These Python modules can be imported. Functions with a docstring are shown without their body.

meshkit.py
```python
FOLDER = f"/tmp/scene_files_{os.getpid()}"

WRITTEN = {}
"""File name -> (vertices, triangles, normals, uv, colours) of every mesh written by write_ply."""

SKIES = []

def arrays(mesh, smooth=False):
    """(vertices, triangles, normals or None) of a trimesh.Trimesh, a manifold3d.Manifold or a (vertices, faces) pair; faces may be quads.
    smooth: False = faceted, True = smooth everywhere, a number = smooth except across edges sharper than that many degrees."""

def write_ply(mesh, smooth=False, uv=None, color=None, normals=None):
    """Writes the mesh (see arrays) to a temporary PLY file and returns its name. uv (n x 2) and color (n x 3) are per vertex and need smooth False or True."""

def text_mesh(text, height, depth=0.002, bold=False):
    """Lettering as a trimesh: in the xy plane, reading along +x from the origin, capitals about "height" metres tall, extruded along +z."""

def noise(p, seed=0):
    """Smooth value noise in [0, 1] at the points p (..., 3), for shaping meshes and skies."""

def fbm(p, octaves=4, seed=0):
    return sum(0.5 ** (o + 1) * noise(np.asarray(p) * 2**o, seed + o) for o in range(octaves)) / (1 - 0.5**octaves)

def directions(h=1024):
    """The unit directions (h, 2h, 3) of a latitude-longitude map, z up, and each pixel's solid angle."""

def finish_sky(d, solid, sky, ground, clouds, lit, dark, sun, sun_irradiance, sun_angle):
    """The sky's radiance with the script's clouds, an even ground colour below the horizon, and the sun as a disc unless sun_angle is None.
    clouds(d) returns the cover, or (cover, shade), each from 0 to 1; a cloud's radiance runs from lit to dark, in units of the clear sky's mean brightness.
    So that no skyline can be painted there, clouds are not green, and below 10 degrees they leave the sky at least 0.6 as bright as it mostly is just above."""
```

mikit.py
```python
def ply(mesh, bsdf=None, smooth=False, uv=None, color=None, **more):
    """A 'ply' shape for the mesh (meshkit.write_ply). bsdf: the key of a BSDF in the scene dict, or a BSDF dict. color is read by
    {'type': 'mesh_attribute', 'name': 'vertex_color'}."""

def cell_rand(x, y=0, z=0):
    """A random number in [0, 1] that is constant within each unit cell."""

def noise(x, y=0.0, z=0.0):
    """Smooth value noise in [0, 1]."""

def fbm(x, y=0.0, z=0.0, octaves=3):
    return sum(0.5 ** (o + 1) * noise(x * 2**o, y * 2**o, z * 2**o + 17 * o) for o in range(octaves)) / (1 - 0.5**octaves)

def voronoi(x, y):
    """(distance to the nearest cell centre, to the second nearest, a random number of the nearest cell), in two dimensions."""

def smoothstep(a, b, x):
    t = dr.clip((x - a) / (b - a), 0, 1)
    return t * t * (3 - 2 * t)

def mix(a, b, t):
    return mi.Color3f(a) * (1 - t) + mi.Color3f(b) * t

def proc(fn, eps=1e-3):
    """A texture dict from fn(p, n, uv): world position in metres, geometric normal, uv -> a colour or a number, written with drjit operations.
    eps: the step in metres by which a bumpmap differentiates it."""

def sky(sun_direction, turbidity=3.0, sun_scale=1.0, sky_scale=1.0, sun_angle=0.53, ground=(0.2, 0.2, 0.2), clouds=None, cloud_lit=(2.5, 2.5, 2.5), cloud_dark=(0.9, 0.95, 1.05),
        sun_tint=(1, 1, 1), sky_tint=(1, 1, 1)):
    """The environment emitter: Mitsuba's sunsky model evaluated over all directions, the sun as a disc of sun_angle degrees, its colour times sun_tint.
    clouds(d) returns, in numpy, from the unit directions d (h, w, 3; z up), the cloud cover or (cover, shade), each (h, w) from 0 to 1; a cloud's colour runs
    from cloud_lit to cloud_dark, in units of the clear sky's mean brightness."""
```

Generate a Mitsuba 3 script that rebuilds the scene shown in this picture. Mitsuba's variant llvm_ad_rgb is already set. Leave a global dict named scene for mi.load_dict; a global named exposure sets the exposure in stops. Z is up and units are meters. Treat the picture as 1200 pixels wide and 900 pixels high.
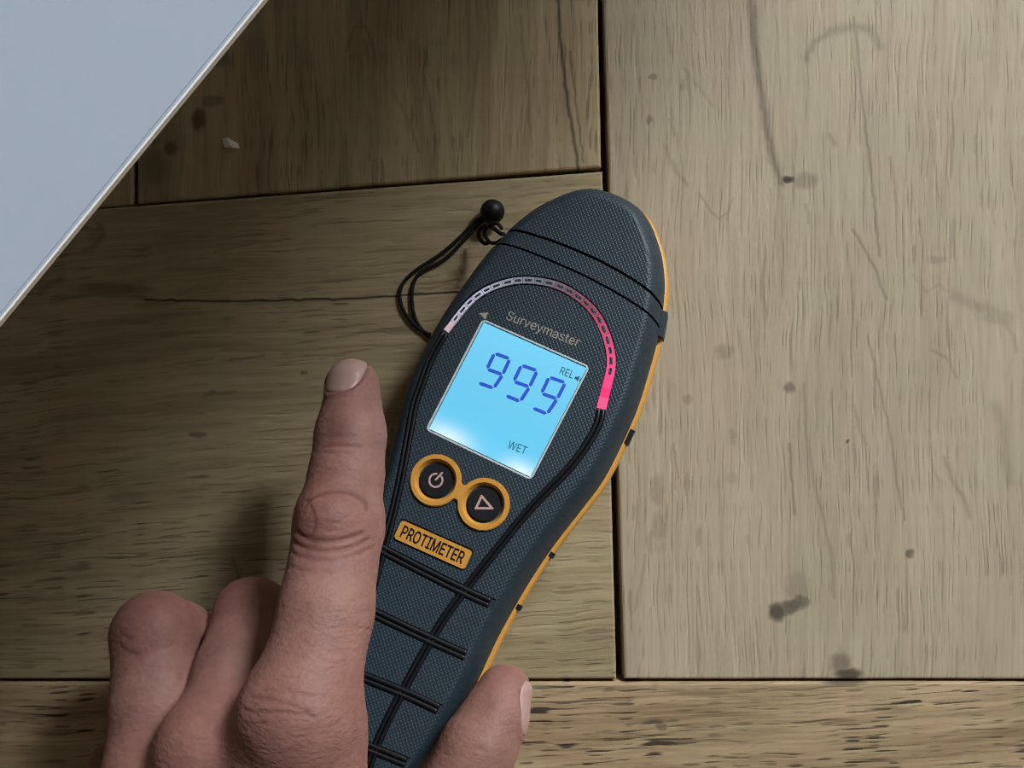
import math, random
import numpy as np, trimesh, drjit as dr, mitsuba as mi
import manifold3d as m3
import shapely
from shapely.geometry import Polygon, LineString
from scipy.interpolate import CubicSpline, PchipInterpolator
import mikit, meshkit
from mikit import noise, fbm, smoothstep, mix, proc

random.seed(7); np.random.seed(7)
T = mi.ScalarTransform4f
scene, labels = {}, {}

# ------------------------------------------------------------------ camera, sky, exposure
H = 0.39                      # lens above the floor boards
FOV = 50.0
exposure = 0.0
scene['camera'] = {'type': 'perspective', 'fov': FOV, 'fov_axis': 'x', 'near_clip': 0.01, 'far_clip': 50.0,
                   'to_world': T().look_at(origin=[0, 0, H], target=[0, 0, 0], up=[0, 1, 0])}
# one added ceiling panel, unseen up to the right, stands in for window daylight
ADDED_LIGHT = 84.0
ADDED_LIGHT_COLOUR = (0.94, 1.0, 1.09)
LX0, LX1, LY0, LY1 = 1.20, 2.30, 2.00, 2.90

TAN = 2 * math.tan(math.radians(FOV / 2)) / 1200


def at(px, py, z=0.0):
    """A place in the room that was measured on the photograph, at the height z (metres)."""
    k = (H - z) * TAN
    return np.array([(px - 600) * k, (450 - py) * k, z])


# ------------------------------------------------------------------ helpers
def put(key, mesh, bsdf, smooth=False, color=None, **more):
    base, n = key, 0
    while key in scene:
        n += 1
        key = f'{base}_{n:03d}'
    scene[key] = mikit.ply(mesh, bsdf, smooth=smooth, color=color, **more)
    return key


def tag(key, label=None, category=None, group=None, kind=None):
    d = {}
    for k, v in (('label', label), ('category', category), ('group', group), ('kind', kind)):
        if v:
            d[k] = v
    labels[key] = d


def box(x0, x1, y0, y1, z0, z1):
    b = trimesh.creation.box([x1 - x0, y1 - y0, z1 - z0])
    b.apply_translation([(x0 + x1) / 2, (y0 + y1) / 2, (z0 + z1) / 2])
    return b


def principled(color, rough=0.5, metal=0.0, spec=0.5, **more):
    c = color if isinstance(color, dict) else {'type': 'rgb', 'value': list(color)}
    return {'type': 'principled', 'base_color': c, 'roughness': rough, 'metallic': metal, 'specular': spec, **more}


def two(b):
    return {'type': 'twosided', 'b': b}


def spline(pts, n):
    pts = np.asarray(pts, float)
    t = np.r_[0, np.cumsum(np.linalg.norm(np.diff(pts, axis=0), axis=1))]
    s = np.linspace(0, t[-1], n)
    return CubicSpline(t, pts)(s) if len(pts) > 2 else np.stack([np.interp(s, t, pts[:, k]) for k in range(pts.shape[1])], 1)


def tube(pts, r, n=40, sides=10, up=(0, 0, 1)):
    """A round rod along a smooth line; r one radius or one per point of the result."""
    c = spline(pts, n)
    r = np.broadcast_to(np.asarray(r, float), (n,))
    tan = np.gradient(c, axis=0)
    tan /= np.linalg.norm(tan, axis=1, keepdims=True)
    a = np.cross(tan, up)
    bad = np.linalg.norm(a, axis=1) < 1e-6
    a[bad] = [1, 0, 0]
    a /= np.linalg.norm(a, axis=1, keepdims=True)
    b = np.cross(a, tan)
    th = np.arange(sides) * 2 * np.pi / sides
    v = (c[:, None] + r[:, None, None] * (np.cos(th)[None, :, None] * a[:, None] + np.sin(th)[None, :, None] * b[:, None])).reshape(-1, 3)
    f = []
    for i in range(n - 1):
        for j in range(sides):
            p, q = i * sides + j, i * sides + (j + 1) % sides
            f += [[p, p + sides, q], [q, p + sides, q + sides]]
    v = np.vstack([v, c[:1], c[-1:]])
    for j in range(sides):
        f += [[n * sides, j, (j + 1) % sides], [n * sides + 1, (n - 1) * sides + (j + 1) % sides, (n - 1) * sides + j]]
    m = trimesh.Trimesh(v, np.array(f), process=False)
    if m.volume < 0:
        m.invert()
    return m


def man(mesh):
    return m3.Manifold(m3.Mesh(np.asarray(mesh.vertices, np.float32), np.asarray(mesh.faces, np.uint32)))


def tri(m):
    q = m.to_mesh()
    return trimesh.Trimesh(q.vert_properties[:, :3], q.tri_verts, process=False)


def rings(loops, zs):
    """Closed outlines of the same count, one above the other, closed with flat faces below and above."""
    n = len(loops[0])
    v = np.vstack([np.c_[l, np.full(n, z)] for l, z in zip(loops, zs)])
    f = []
    for i in range(len(loops) - 1):
        for j in range(n):
            p, q = i * n + j, i * n + (j + 1) % n
            f += [[p, q, p + n], [q, q + n, p + n]]
    def cap(loop, off, flip):
        vv, ff = trimesh.creation.triangulate_polygon(Polygon(loop), engine='earcut')
        idx = [int(np.argmin(np.sum((loop - x) ** 2, 1))) for x in vv]
        g = np.array([[idx[k] for k in t] for t in ff])
        a, b, c = (loop[g[:, k]] for k in range(3))
        s = (b - a)[:, 0] * (c - a)[:, 1] - (b - a)[:, 1] * (c - a)[:, 0]
        g[s < 0] = g[s < 0][:, ::-1]
        return (g[:, ::-1] if flip else g) + off
    f = np.vstack([np.array(f), cap(loops[0], 0, True), cap(loops[-1], (len(loops) - 1) * n, False)])
    return trimesh.Trimesh(v, f, process=False)


def inset(loop, d):
    """The outline (counter-clockwise) moved inwards by d along its normals."""
    e = np.roll(loop, -1, 0) - loop
    e /= np.linalg.norm(e, axis=1, keepdims=True)
    nrm = np.c_[-e[:, 1], e[:, 0]]
    m = nrm + np.roll(nrm, 1, 0)
    m /= np.maximum(np.sum(m * m, 1, keepdims=True) / 2, 0.5)
    return loop + m * d


def extrude(poly, z0, z1, bevel=0.0, segs=2):
    """A prism on a shapely outline, its upper edge rounded by 'bevel'."""
    out = []
    for g in getattr(poly, 'geoms', [poly]):
        cs = m3.CrossSection([np.asarray(r.coords)[:-1] for r in [g.exterior, *g.interiors]], m3.FillRule.EvenOdd)
        m = m3.Manifold.extrude(cs, z1 - z0 - bevel).translate([0, 0, z0])
        if bevel:
            for k in range(segs):
                a0, a1 = k / segs * np.pi / 2, (k + 1) / segs * np.pi / 2
                d, h0, h1 = bevel * (1 - math.cos((a0 + a1) / 2)), bevel * math.sin(a0), bevel * math.sin(a1)
                m += m3.Manifold.extrude(cs.offset(-d, m3.JoinType.Round, 2.0, 32), h1 - h0 + 1e-4 * bevel).translate([0, 0, z1 - bevel + h0 - 1e-4 * bevel])
        out.append(m)
    r = out[0]
    for o in out[1:]:
        r += o
    return r


# ------------------------------------------------------------------ wood
S0 = H * TAN                   # metres of floor per photograph pixel


def lines_dark(x, y, feats):
    """Marks in the boards: strokes and knots, in floor units of one photograph pixel."""
    dark = mi.Float(0)
    for pts, w, s in feats:
        d = mi.Float(1e9)
        for (x0, y0), (x1, y1) in zip(pts[:-1], pts[1:]):
            dx, dy = x1 - x0, y1 - y0
            t = dr.clip(((x - x0) * dx + (y - y0) * dy) / (dx * dx + dy * dy), 0, 1)
            d = dr.minimum(d, dr.square(x - x0 - t * dx) + dr.square(y - y0 - t * dy))
        dark = dr.maximum(dark, 0.8 * s * dr.exp(-d / (w * w)))
    return dark


def blobs_dark(x, y, blobs):
    dark = mi.Float(0)
    for cx, cy, rx, ry, s in blobs:
        d = dr.square((x - cx) / rx) + dr.square((y - cy) / ry)
        dark = dr.maximum(dark, s * (1 - smoothstep(0.15, 1.5, d)))
    return dark


def wood(key, vertical, light, deep, seed, feats=(), blobs=(), dash=0.5, coarse=1.0, bend=0.0, fig=0.5, fibre=0.5, rough=0.62, bump=1.0, even=0.88, red=()):
    def uvw(p):
        x, y = p.x / S0 + 600, 450 - p.y / S0
        wx = x + 14 * (fbm(x * 0.006 + seed, y * 0.006) - 0.5)
        wy = y + 14 * (fbm(x * 0.006, y * 0.006 + seed + 9) - 0.5)
        g, c = (wy, wx) if vertical else (wx, wy + bend * x)
        return x, y, g, c

    def colour(p, n, uv):
        x, y, g, c = uvw(p)
        tone = fbm(c * 0.03 + seed, g * 0.005, seed, octaves=3)
        figure = fbm(c * 0.09 + 4 * fbm(g * 0.004 + seed, c * 0.008) + seed, g * 0.006, octaves=2)
        fib = fbm(c * 0.36 + seed * 3, g * 0.013, octaves=3)
        d1 = noise(c * 0.50 / coarse + 1.3 * noise(g * 0.03, seed), g * 0.030 + seed)
        d2 = noise(c * 0.85 / coarse + seed, g * 0.042 + 31)
        where = smoothstep(0.35, 0.7, fbm(c * 0.012 + 7 + seed, g * 0.008 + seed))
        dashes = (smoothstep(0.72, 0.9, d1) * 0.8 + smoothstep(0.74, 0.92, d2) * 0.6) * (0.35 + 0.65 * where)
        t = dr.clip(even * (tone - 0.5) + fig * (figure - 0.5) + fibre * (fib - 0.5) + 0.42, 0, 1)
        col = mix(light, deep, t) * mix((1.015, 0.985, 0.995), (0.98, 1.0, 0.98), smoothstep(0.3, 0.7, fbm(x * 0.02 + seed, y * 0.02 + 5, octaves=2)))
        jx, jy = x + 2 * (noise(x * 0.12, y * 0.12, seed) - 0.5), y + 2 * (noise(x * 0.12 + 50, y * 0.12, seed) - 0.5)
        k = dr.maximum(dash * dashes, mi.Float(0))
        if feats:
            k = dr.maximum(k, lines_dark(jx, jy, feats))
        if blobs:
            k = dr.maximum(k, blobs_dark(jx + 4 * (noise(x * 0.2, y * 0.2, 3) - 0.5), jy, blobs))
        k = dr.clip(k, 0, 0.92)
        col = col * (1 - k) + mi.Color3f(0.018, 0.014, 0.011) * k
        if red:
            r = blobs_dark(jx, jy, red)
            col = col * (1 - r) + mi.Color3f(0.10, 0.035, 0.018) * r
        return col

    def height(p, n, uv):
        x, y, g, c = uvw(p)
        return -0.00012 * smoothstep(0.66, 0.9, noise(c * 0.50 / coarse + 1.3 * noise(g * 0.03, seed), g * 0.030 + seed)) + 0.00008 * fbm(c * 0.42 + seed * 3, g * 0.016, octaves=2)

    scene[key] = {'type': 'bumpmap', 'arbitrary': proc(height, eps=1.5e-4), 'scale': bump,
                  'bsdf': principled(proc(colour), rough, spec=0.3)}


A_FEATS = [
    ([(878, -40), (885, 60), (897, 140), (907, 190), (915, 214)], 5.0, 0.62),
    ([(915, 214), (918, 300), (917, 345)], 4.0, 0.18),
    ([(1001, 20), (1006, 70), (1012, 130), (1020, 190), (1027, 260), (1031, 300)], 1.7, 0.45),
    ([(1000, 270), (1016, 298), (1028, 320), (1038, 350)], 2.0, 0.40),
    ([(945, 68), (953, 50), (972, 37), (1000, 32)], 4.4, 0.36),
    ([(972, 37), (1000, 31), (1022, 34), (1031, 54)], 6.0, 0.36),
    ([(1118, 346), (1140, 357), (1165, 365), (1180, 380)], 7.0, 0.27),
    ([(1180, 380), (1188, 395), (1191, 412)], 3.0, 0.25),
    ([(1070, 322), (1085, 342), (1100, 333), (1118, 346)], 2.0, 0.2),
    ([(1166, 476), (1176, 495), (1178, 535), (1184, 565)], 7.0, 0.24),
    ([(1107, 536), (1116, 562), (1130, 585), (1136, 604)], 3.2, 0.34),
    ([(1089, 505), (1090, 538), (1100, 565)], 2.2, 0.24),
    ([(1093, 410), (1110, 420), (1122, 442)], 2.4, 0.28),
    ([(1017, 395), (1030, 450), (1044, 510), (1050, 560), (1060, 608)], 1.8, 0.35),
    ([(926, 520), (928, 560), (931, 602)], 1.8, 0.5),
    ([(942, 450), (946, 510), (954, 565), (966, 610), (974, 650), (978, 700)], 2.3, 0.3),
    ([(1001, 475), (1008, 505), (1015, 520)], 2.0, 0.25),
    ([(780, 172), (792, 200), (805, 216)], 3.0, 0.28),
    ([(820, 228), (832, 246), (843, 256), (852, 250), (859, 232)], 1.5, 0.3),
    ([(802, 80), (816, 100), (836, 124)], 2.4, 0.22),
    ([(784, 140), (791, 158)], 2.5, 0.25),
    ([(782, 32), (786, 62)], 2.0, 0.28),
    ([(808, 5), (815, 40)], 1.8, 0.25),
    ([(789, 520), (795, 560)], 1.5, 0.35),
    ([(757, 650), (750, 690), (744, 715)], 2.0, 0.25),
    ([(1043, 185), (1050, 225)], 2.5, 0.22),
    ([(1088, 130), (1095, 190), (1104, 255)], 1.2, 0.22),
    ([(972, 158), (978, 168)], 3.0, 0.28),
    ([(945, 240), (948, 262)], 2.0, 0.25),
    ([(1150, 40), (1158, 200), (1165, 262)], 1.0, 0.2),
]
A_BLOBS = [
    (923, 210, 8, 5, 0.9), (945, 212, 15, 11, 0.32), (925, 454, 8, 8, 0.5), (911, 717, 12, 12, 0.80), (924, 712, 14, 9, 0.66), (938, 705, 11, 10, 0.62), (930, 709, 9, 8, 0.7),
    (935, 690, 16, 22, 0.25), (1066, 649, 7, 6, 0.65), (985, 778, 14, 15, 0.5), (994, 790, 18, 8, 0.82), (848, 412, 12, 10, 0.26), (770, 575, 9, 20, 0.26),
    (772, 617, 9, 19, 0.26), (806, 468, 6, 7, 0.25), (860, 512, 5, 10, 0.22), (993, 518, 3, 3, 0.7), (1098, 304, 14, 5, 0.22), (858, 560, 8, 8, 0.18),
    (800, 100, 3, 8, 0.2), (1170, 372, 22, 9, 0.2), (773, 640, 8, 10, 0.12), (765, 90, 4, 4, 0.4), (761, 140, 3, 7, 0.4),
]
B_FEATS = [([(652, -30), (657, 50), (664, 110), (672, 160), (678, 200)], 2.3, 0.95), ([(668, 60), (676, 130), (684, 190)], 1.5, 0.6),
           ([(405, 60), (415, 32), (428, 30), (440, 62), (441, 76)], 2.0, 0.3), ([(460, 105), (478, 140), (492, 178)], 2.0, 0.28),
           ([(560, 60), (555, 110), (548, 160)], 1.6, 0.3), ([(610, 20), (618, 120), (625, 185)], 1.4, 0.3), ([(345, 20), (352, 120)], 2.0, 0.25), ([(430, 180), (455, 208)], 3.0, 0.18)]
B_BLOBS = [(232, 140, 8, 12, 0.5), (250, 118, 14, 8, 0.4), (201, 172, 9, 9, 0.35), (255, 70, 18, 10, 0.35), (182, 195, 14, 22, 0.3), (300, 60, 12, 30, 0.2)]
D_FEATS = [([(170, 351), (250, 353), (330, 352), (410, 350), (470, 346), (560, 341), (680, 334)], 1.5, 1.2), ([(60, 352), (110, 345), (170, 348)], 3.0, 0.5),
           ([(115, 262), (122, 272), (112, 288), (98, 294)], 3.5, 0.45), ([(45, 345), (58, 332), (73, 326)], 3.0, 0.5), ([(272, 655), (276, 668), (279, 678)], 2.6, 0.55), ([(283, 668), (279, 678)], 1.5, 0.4),
           ([(240, 462), (275, 460)], 2.5, 0.4), ([(270, 422), (292, 419), (310, 416)], 1.8, 0.5), ([(190, 430), (225, 424), (248, 420)], 1.6, 0.4), ([(395, 395), (440, 388), (490, 380)], 1.4, 0.4),
           ([(390, 415), (440, 408), (485, 402)], 1.4, 0.35), ([(250, 296), (300, 284), (340, 280)], 1.4, 0.35), ([(200, 318), (260, 314)], 1.8, 0.3), ([(590, 720), (690, 712)], 1.2, 0.35)]
D_BLOBS = [(130, 339, 50, 8, 0.45), (148, 340, 12, 5, 0.5), (232, 509, 12, 4, 0.5), (150, 582, 26, 10, 0.2), (247, 461, 7, 4, 0.4), (60, 700, 45, 12, 0.15), (355, 437, 5, 3, 0.5)]
E_FEATS = [([(0, 834), (60, 838), (130, 833)], 1.6, 0.5), ([(640, 815), (720, 806), (800, 808)], 1.6, 0.35), ([(960, 848), (1060, 842), (1200, 830)], 2.0, 0.35), ([(700, 858), (760, 862), (850, 852)], 1.8, 0.4)]
E_BLOBS = [(990, 800, 26, 4, 0.6), (820, 812, 40, 5, 0.3), (1045, 832, 30, 5, 0.3), (775, 852, 6, 5, 0.5), (985, 845, 24, 4, 0.4)]

wood('wood_wide_board', True, (0.475, 0.395, 0.268), (0.305, 0.246, 0.162), 3.0, A_FEATS, A_BLOBS, dash=0.28, fig=0.28, fibre=0.60, even=0.5)
wood('wood_upper_board', True, (0.42, 0.325, 0.185), (0.225, 0.168, 0.086), 11.0, B_FEATS, B_BLOBS, dash=0.5, fig=0.6, fibre=0.6, red=[(233, 140, 9, 14, 0.6), (200, 174, 8, 8, 0.6)])
wood('wood_cross_board', False, (0.41, 0.325, 0.19), (0.22, 0.17, 0.088), 23.0, D_FEATS, D_BLOBS, dash=0.60, bend=0.07, fig=0.45, fibre=0.72, red=[(112, 276, 12, 10, 0.3)])
wood('wood_lower_board', False, (0.47, 0.345, 0.20), (0.235, 0.160, 0.085), 37.0, E_FEATS, E_BLOBS, dash=1.15, coarse=1.25, bend=0.05, fig=0.6, fibre=0.8)
scene['wood_plain'] = two(principled((0.10, 0.08, 0.06), 0.8))
WALL = (0.20, 0.195, 0.18)
scene['paint_wall'] = two(principled(WALL, 0.8, spec=0.2))
scene['paint_ceiling'] = two(principled((0.5, 0.5, 0.48), 0.8, spec=0.2))

# ------------------------------------------------------------------ the room
RX0, RX1, RY0, RY1, RZ = -1.7, 2.9, -1.8, 3.3, 2.35
put('floor', box(RX0, RX1, RY0, RY1, -0.03, -0.014), 'wood_plain')
tag('floor', 'wide brushed oak floor boards with dark joints', kind='structure')


def board(quad_px, bsdf, wob=0.00012):
    """One floor board: corners in floor units (clockwise on the photograph from its top left corner)."""
    q = np.array([at(x, y)[:2] for x, y in quad_px])[::-1]
    loop = []
    for i in range(4):
        a, b = q[i], q[(i + 1) % 4]
        n = max(2, int(np.linalg.norm(b - a) / 0.02))
        n = min(n, 24)
        nrm = np.array([-(b - a)[1], (b - a)[0]]) / np.linalg.norm(b - a)
        for k in range(n):
            t = k / n
            p = a + (b - a) * t
            if k:
                p = p + nrm * random.uniform(-wob, wob)
            loop.append(p)
    loop = np.array(loop)
    dz = random.uniform(-0.0003, 0.0)
    m = rings([loop, loop, inset(loop, 0.0003), inset(loop, 0.0009)], [-0.0139, dz - 0.0010, dz - 0.0003, dz])
    return put('floor__plank', m, bsdf)


board([(698, -300), (1330, -300), (1330, 796), (731.5, 796)], 'wood_wide_board')
board([(158.5, -300), (694, -300), (704.5, 196), (160.5, 239)], 'wood_upper_board')
board([(-420, -300), (154, -300), (156, 240), (-420, 284)], 'wood_upper_board')
board([(-1100, 334), (706, 200.5), (722.5, 796), (-1100, 797)], 'wood_cross_board')
board([(-1500, 800.5), (1900, 799.0), (1900, 1330), (-1500, 1330)], 'wood_lower_board')
board([(1334, -300), (1960, -300), (1960, 795), (1334, 796)], 'wood_wide_board')
board([(-1100, -300), (-424, -300), (-424, 285), (-1100, 333)], 'wood_upper_board')
X0, X1, Y0, Y1 = RX0 / S0 + 602, RX1 / S0 + 598, 452 - RY1 / S0, 448 - RY0 / S0
x = 1964
while x < X1 - 50:
    board([(x, Y0), (min(x + 600, X1), Y0), (min(x + 600, X1), 795), (x, 795)], 'wood_upper_board')
    x += 604
x = -1104
while x > X0 + 50:
    board([(max(x - 600, X0), Y0), (x, Y0), (x, 796), (max(x - 600, X0), 796)], 'wood_upper_board')
    x -= 604
y = 1334
for i in range(7):
    e = min(y + 540, Y1)
    if e - y < 60:
        break
    c = [300, 1200, -400, 700, 0, 900, 200][i]
    board([(X0, y), (c, y), (c, e), (X0, e)], 'wood_cross_board')
    board([(c + 4, y), (X1, y), (X1, e), (c + 4, e)], 'wood_lower_board')
    y += 544
board([(X0, 800), (-1504, 800), (-1504, 1330), (X0, 1330)], 'wood_cross_board')
board([(1904, 799), (X1, 799), (X1, 1330), (1904, 1330)], 'wood_cross_board')
x = -1100
while x < 1960:
    e = min(x + 612, 1960)
    board([(x, Y0), (e, Y0), (e, -304), (x, -304)], 'wood_wide_board')
    x += 616

# walls, ceiling and the added light panel; all of it outside the frame
W = 0.08
put('wall_left', box(RX0 - W, RX0, RY0 - W, RY1 + W, -0.03, RZ), 'paint_wall')
put('wall_right', box(RX1, RX1 + W, RY0 - W, RY1 + W, -0.03, RZ), 'paint_wall')
put('wall_back', box(RX0, RX1, RY1, RY1 + W, -0.03, RZ), 'paint_wall')
put('wall_front', box(RX0, RX1, RY0 - W, RY0, -0.03, RZ), 'paint_wall')
put('ceiling', box(RX0 - W, RX1 + W, RY0 - W, RY1 + W, RZ, RZ + 0.1), 'paint_ceiling')
scene['panel_metal'] = principled((0.7, 0.7, 0.7), 0.4, spec=0.4)
frame_ = Polygon([(LX0 - .03, LY0 - .03), (LX1 + .03, LY0 - .03), (LX1 + .03, LY1 + .03), (LX0 - .03, LY1 + .03)], [[(LX0, LY0), (LX1, LY0), (LX1, LY1), (LX0, LY1)]])
put('added_light_panel__frame', tri(extrude(frame_, RZ - 0.03, RZ)), 'panel_metal')
put('added_light_panel__backing', box(LX0, LX1, LY0, LY1, RZ - 0.020, RZ), 'panel_metal')
panel = trimesh.Trimesh([[LX0, LY0, RZ - 0.024], [LX1, LY0, RZ - 0.024], [LX1, LY1, RZ - 0.024], [LX0, LY1, RZ - 0.024]], [[0, 2, 1], [0, 3, 2]], process=False)
put('added_light_panel__diffuser', panel, 'panel_metal', emitter={'type': 'area', 'sampling_weight': 80.0, 'radiance': {'type': 'rgb', 'value': [ADDED_LIGHT * c for c in ADDED_LIGHT_COLOUR]}})
tag('added_light_panel', 'added light panel out of view, standing in for window daylight', 'ceiling lamp')
for k, s in (('wall_left', 'painted wall left of the floor'), ('wall_right', 'painted wall right of the floor'), ('wall_back', 'painted wall beyond the top of the floor'), ('wall_front', 'painted wall behind the hand'), ('ceiling', 'white ceiling')):
    tag(k, s, kind='structure')

# ------------------------------------------------------------------ low white table at the upper left
TZ = 0.25
scene['laminate'] = principled((0.41, 0.46, 0.54), 0.45, spec=0.35)
scene['bounce_cut'] = two(principled((0.035, 0.025, 0.018), 0.8, spec=0.2))
scene['edge_strip'] = principled((0.85, 0.84, 0.80), 0.4, spec=0.4)
e0, e1 = at(305, 0, TZ)[:2], at(0, 372, TZ)[:2]
ed = (e1 - e0) / np.linalg.norm(e1 - e0)          # along the edge, towards the lower left
en = np.array([ed[1], -ed[0]])
if np.dot(en, -e0) > 0:
    en = -en                                      # away from the camera's axis
mid = (e0 + e1) / 2
edge = 0.0004


def quad(a0, a1, n0, n1):
    p = np.array([mid + ed * a + en * n for a, n in ((a0, n0), (a1, n0), (a1, n1), (a0, n1))])
    return Polygon(p if Polygon(p).exterior.is_ccw else p[::-1])


top = man(tri(extrude(quad(-0.45, 0.28, 0.0, 0.50), TZ - 0.022, TZ, 0.0006)))
top -= m3.Manifold.hull_points(np.array([np.r_[mid + ed * a + en * n, z] for a in (-0.46, 0.29) for n, z in ((-0.01, TZ - 0.0014), (0.0, TZ - 0.0014), (0.035, TZ - 0.023), (-0.01, TZ - 0.023))]))
# added dark sheets below the tabletop cut the light bounced to the floor
slope = tri(m3.Manifold.hull_points(np.array([np.r_[mid + ed * a + en * n, z] for a in (-0.45, 0.28) for n, z in ((0.0006, TZ - 0.00145), (0.0350, TZ - 0.0228), (0.0350, TZ - 0.0235), (0.0006, TZ - 0.0019))])))
put('white_table__added_dark_sheet', slope, 'bounce_cut')
put('white_table__tabletop', tri(top), 'laminate', smooth=30)
put('white_table__added_dark_sheet', tri(extrude(quad(-0.445, 0.275, 0.037, 0.495), TZ - 0.025, TZ - 0.0221)), 'bounce_cut')
put('white_table__edge_strip', tri(extrude(quad(-0.45, 0.28, -0.0003, 0.0), TZ - 0.0013, TZ - 0.0001)), 'edge_strip')
for a, n in ((-0.43, 0.14), (0.26, 0.30), (-0.43, 0.46), (0.26, 0.46)):
    put('white_table__leg', tri(extrude(quad(a - 0.018, a + 0.018, n - 0.018, n + 0.018), 0.0, TZ - 0.022)), 'laminate')
tag('white_table', 'low smooth white table, its thin straight edge cutting across the upper left corner', 'table')
labels['white_table__added_dark_sheet'] = {'label': 'added dark sheet below the tabletop that cuts bounced light'}
labels['white_table__edge_strip'] = {'label': 'thin warm white edge strip'}

# ------------------------------------------------------------------ the moisture meter
def rot(yaw, pitch, roll):
    y, p, r = map(math.radians, (yaw, pitch, roll))
    return (np.array([[math.cos(y), -math.sin(y), 0], [math.sin(y), math.cos(y), 0], [0, 0, 1]])
            @ np.array([[1, 0, 0], [0, math.cos(p), -math.sin(p)], [0, math.sin(p), math.cos(p)]])
            @ np.array([[math.cos(r), 0, math.sin(r)], [0, 1, 0], [-math.sin(r), 0, math.cos(r)]]))


ZT, ZS = 0.034, 0.0215         # flat top and seam of the case, in the meter's own frame (x across, y to its head, z up)
Q = rot(-26.0, -7.0, -13.0)     # head end resting on the floor, handle end lifted by the hand
ORG = at(672.5, 320.7, 0.0385) - Q @ np.array([0, 0, ZT])
MM = np.eye(4)
MM[:3, :3], MM[:3, 3] = Q, ORG


def loc(px, py, z=ZT):
    """A place on the meter's top face (own frame) that was measured on the photograph."""
    d, c = Q.T @ np.array([(px - 600) * TAN, (450 - py) * TAN, -1.0]), Q.T @ (np.array([0, 0, H]) - ORG)
    return (c + d * (z - c[2]) / d[2])


def meter(key, mesh, bsdf, smooth=30, color=None, **more):
    m = mesh if isinstance(mesh, trimesh.Trimesh) else tri(mesh)
    m = m.copy()
    m.apply_transform(MM)
    return put('moisture_meter__' + key, m, bsdf, smooth=smooth, color=color, **more)


QT = Q.T


def own(p):
    d = [p.x - float(ORG[0]), p.y - float(ORG[1]), p.z - float(ORG[2])]
    return [sum(float(QT[i, k]) * d[k] for k in range(3)) for i in range(3)]


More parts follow.
